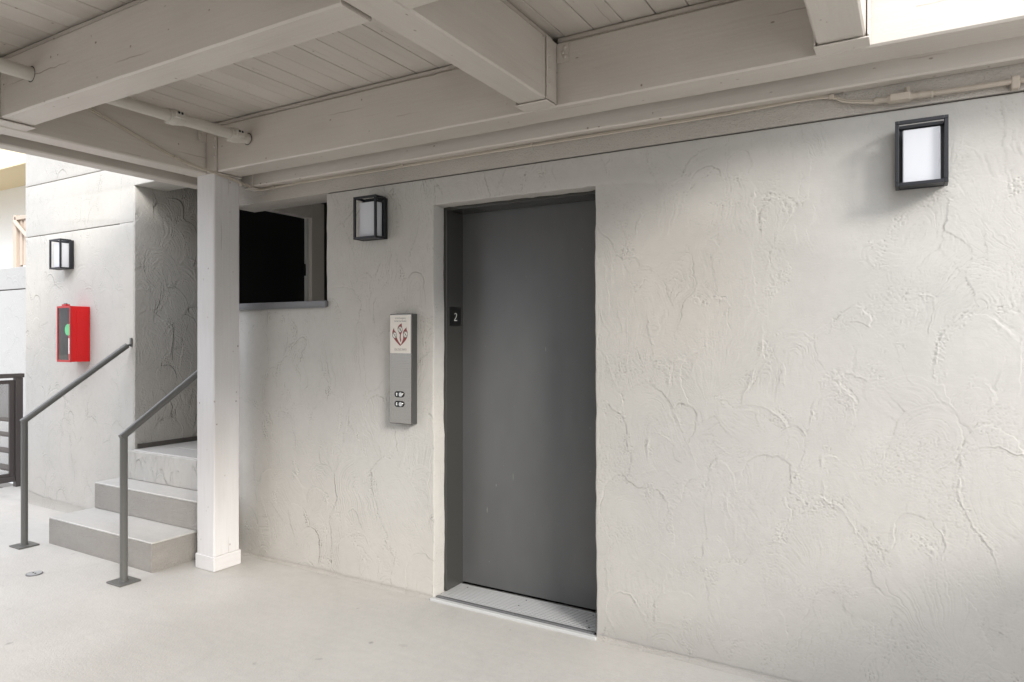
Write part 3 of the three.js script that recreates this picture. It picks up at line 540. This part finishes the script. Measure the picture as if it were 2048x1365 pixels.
// ---------------------------------------------------------------- floor drain
{
  const D = thing('floor_drain', [-4.473, 0, .87], 'small round metal drain cover in the floor near the left handrail', 'drain');
  const ring = new THREE.TorusGeometry(.040, .004, 8, 28); ring.rotateX(Math.PI / 2); ring.translate(-4.473, .002, .87); part(D, 'ring', ring, M.sillMetal);
  const c = new THREE.CylinderGeometry(.038, .038, .006, 28); c.translate(-4.473, .0032, .87); part(D, 'cover', c, M.aluminium);
  for (const u of [-.012, .012]) part(D, 'screw', rod(V(-4.473 + u, .005, .87), V(-4.473 + u, .008, .87), .005, 8), M.dark);
}
// ---------------------------------------------------------------- mesh fence at the walkway edge
{
  const F = thing('mesh_fence', [-7.26, 0, 2.5], 'brown metal fence with a perforated panel at the left end of the walkway', 'fence');
  const x = -7.27, zA = -.28;
  part(F, 'top_rail', bx(x - .035, x + .035, 1.02, 1.06, zA - .04, 6, .004), M.fenceBrown);
  part(F, 'post', bx(x - .03, x + .03, 0, 1.019, zA - .03, zA + .03, .004), M.fenceBrown); part(F, 'post', bx(x - .03, x + .03, 0, 1.019, 1.7, 1.76, .004), M.fenceBrown);
  part(F, 'bottom_rail', bx(x - .02, x + .02, .05, .10, zA + .031, 1.699, .004), M.fenceBrown);
  part(F, 'panel_frame', mergeGeometries([bx(x - .012, x + .012, .101, 1.0, zA + .034, zA + .075, .003), bx(x - .012, x + .012, .965, 1.0, zA + .076, 1.65, .003), bx(x - .012, x + .012, .101, .13, zA + .076, 1.65, .003)]), M.fenceBrown);
  const alpha = tex(128, 128, (i, j, o) => { const f = (u, v) => Math.hypot(((u % 64) + 64) % 64 - 32, ((v % 64) + 64) % 64 - 32); const dd = Math.min(f(i, j), f(i + 32, j + 32)); o[0] = o[1] = o[2] = dd < 17 ? 0 : 1; }, { rep: [1 / .026, 1 / .026] });
  const pg = new THREE.BoxGeometry(.002, .835, 1.92 - zA - .35); pg.translate(x, .5475, (zA + .076 + 1.65) / 2);
  part(F, 'mesh_panel', boxUV(pg), std({ color: rgb(.09, .075, .07), roughness: .5, alphaMap: alpha, alphaTest: .5 }), 'perforated metal panel');
}
// ---------------------------------------------------------------- far building and steps beyond the fence
{
  const A = thing('far_building', [-12, -3.2, -3], 'bright white neighbouring building with cream eave beyond the left corner', 'building');
  part(A, 'lower_wall', slab([[-20, -3.2], [-8.8, -3.2], [-8.8, 2.09], [-20, 2.09]], -2.3, -2, .006, .001), M.farWall);
  part(A, 'parapet_band', bx(-20, -8.8, 2.105, 2.42, -2.3, -2.0, .008), M.farWall);
  part(A, 'groove', bx(-20, -8.8, 2.08, 2.115, -2.2, -2.02, .002), M.joint);
  part(A, 'upper_wall', bx(-20, -8.8, 2.2, 4.6, -3.3, -3.0, .01), M.farWhite);
  part(A, 'eave', bx(-20.3, -8.5, 4.02, 4.22, -3.2, -1.9, .01), M.farCream); part(A, 'fascia', bx(-20.3, -8.5, 3.82, 4.28, -1.898, -1.86, .01), M.farCream);
  const R = thing('balcony_railing', [-11.2, 2.43, -2.1], 'pale slatted balcony railing with a sloping rail on the far building', 'railing');
  part(R, 'top_rail', bx(-11.42, -9.2, 3.12, 3.18, -2.14, -2.06, .01), M.farSlat); part(R, 'newel', bx(-11.46, -11.37, 2.425, 3.2, -2.16, -2.06, .01), M.farSlat);
  for (let k = 0; k < 18; k++) part(R, 'slat', bx(-11.32 + k * .115, -11.255 + k * .115, 2.46, 3.118, -2.12, -2.09, .004), M.farSlat);
  part(R, 'stair_rail', tube([V(-11.37, 3.10, -2.05), V(-9.9, 2.1, -2.05)], .03, 10), M.farSlat);
  const S = thing('lower_steps', [-10, -3.2, -1], 'dark steps with pale edges seen through the fence mesh', 'steps');
  for (let k = 0; k < 6; k++) { const st = part(S, 'step', bx(-12.5, -8.6, -3.2, -.55 + k * .16, -1.0 - k * .16, -.84 - k * .16, .008), M.white); part(st, 'tread', bx(-12.5, -8.6, -.549 + k * .16, -.545 + k * .16 + .02, -1.0 - k * .16, -.845 - k * .16, .004), M.tread); }
}
renderer.render(scene, camera);
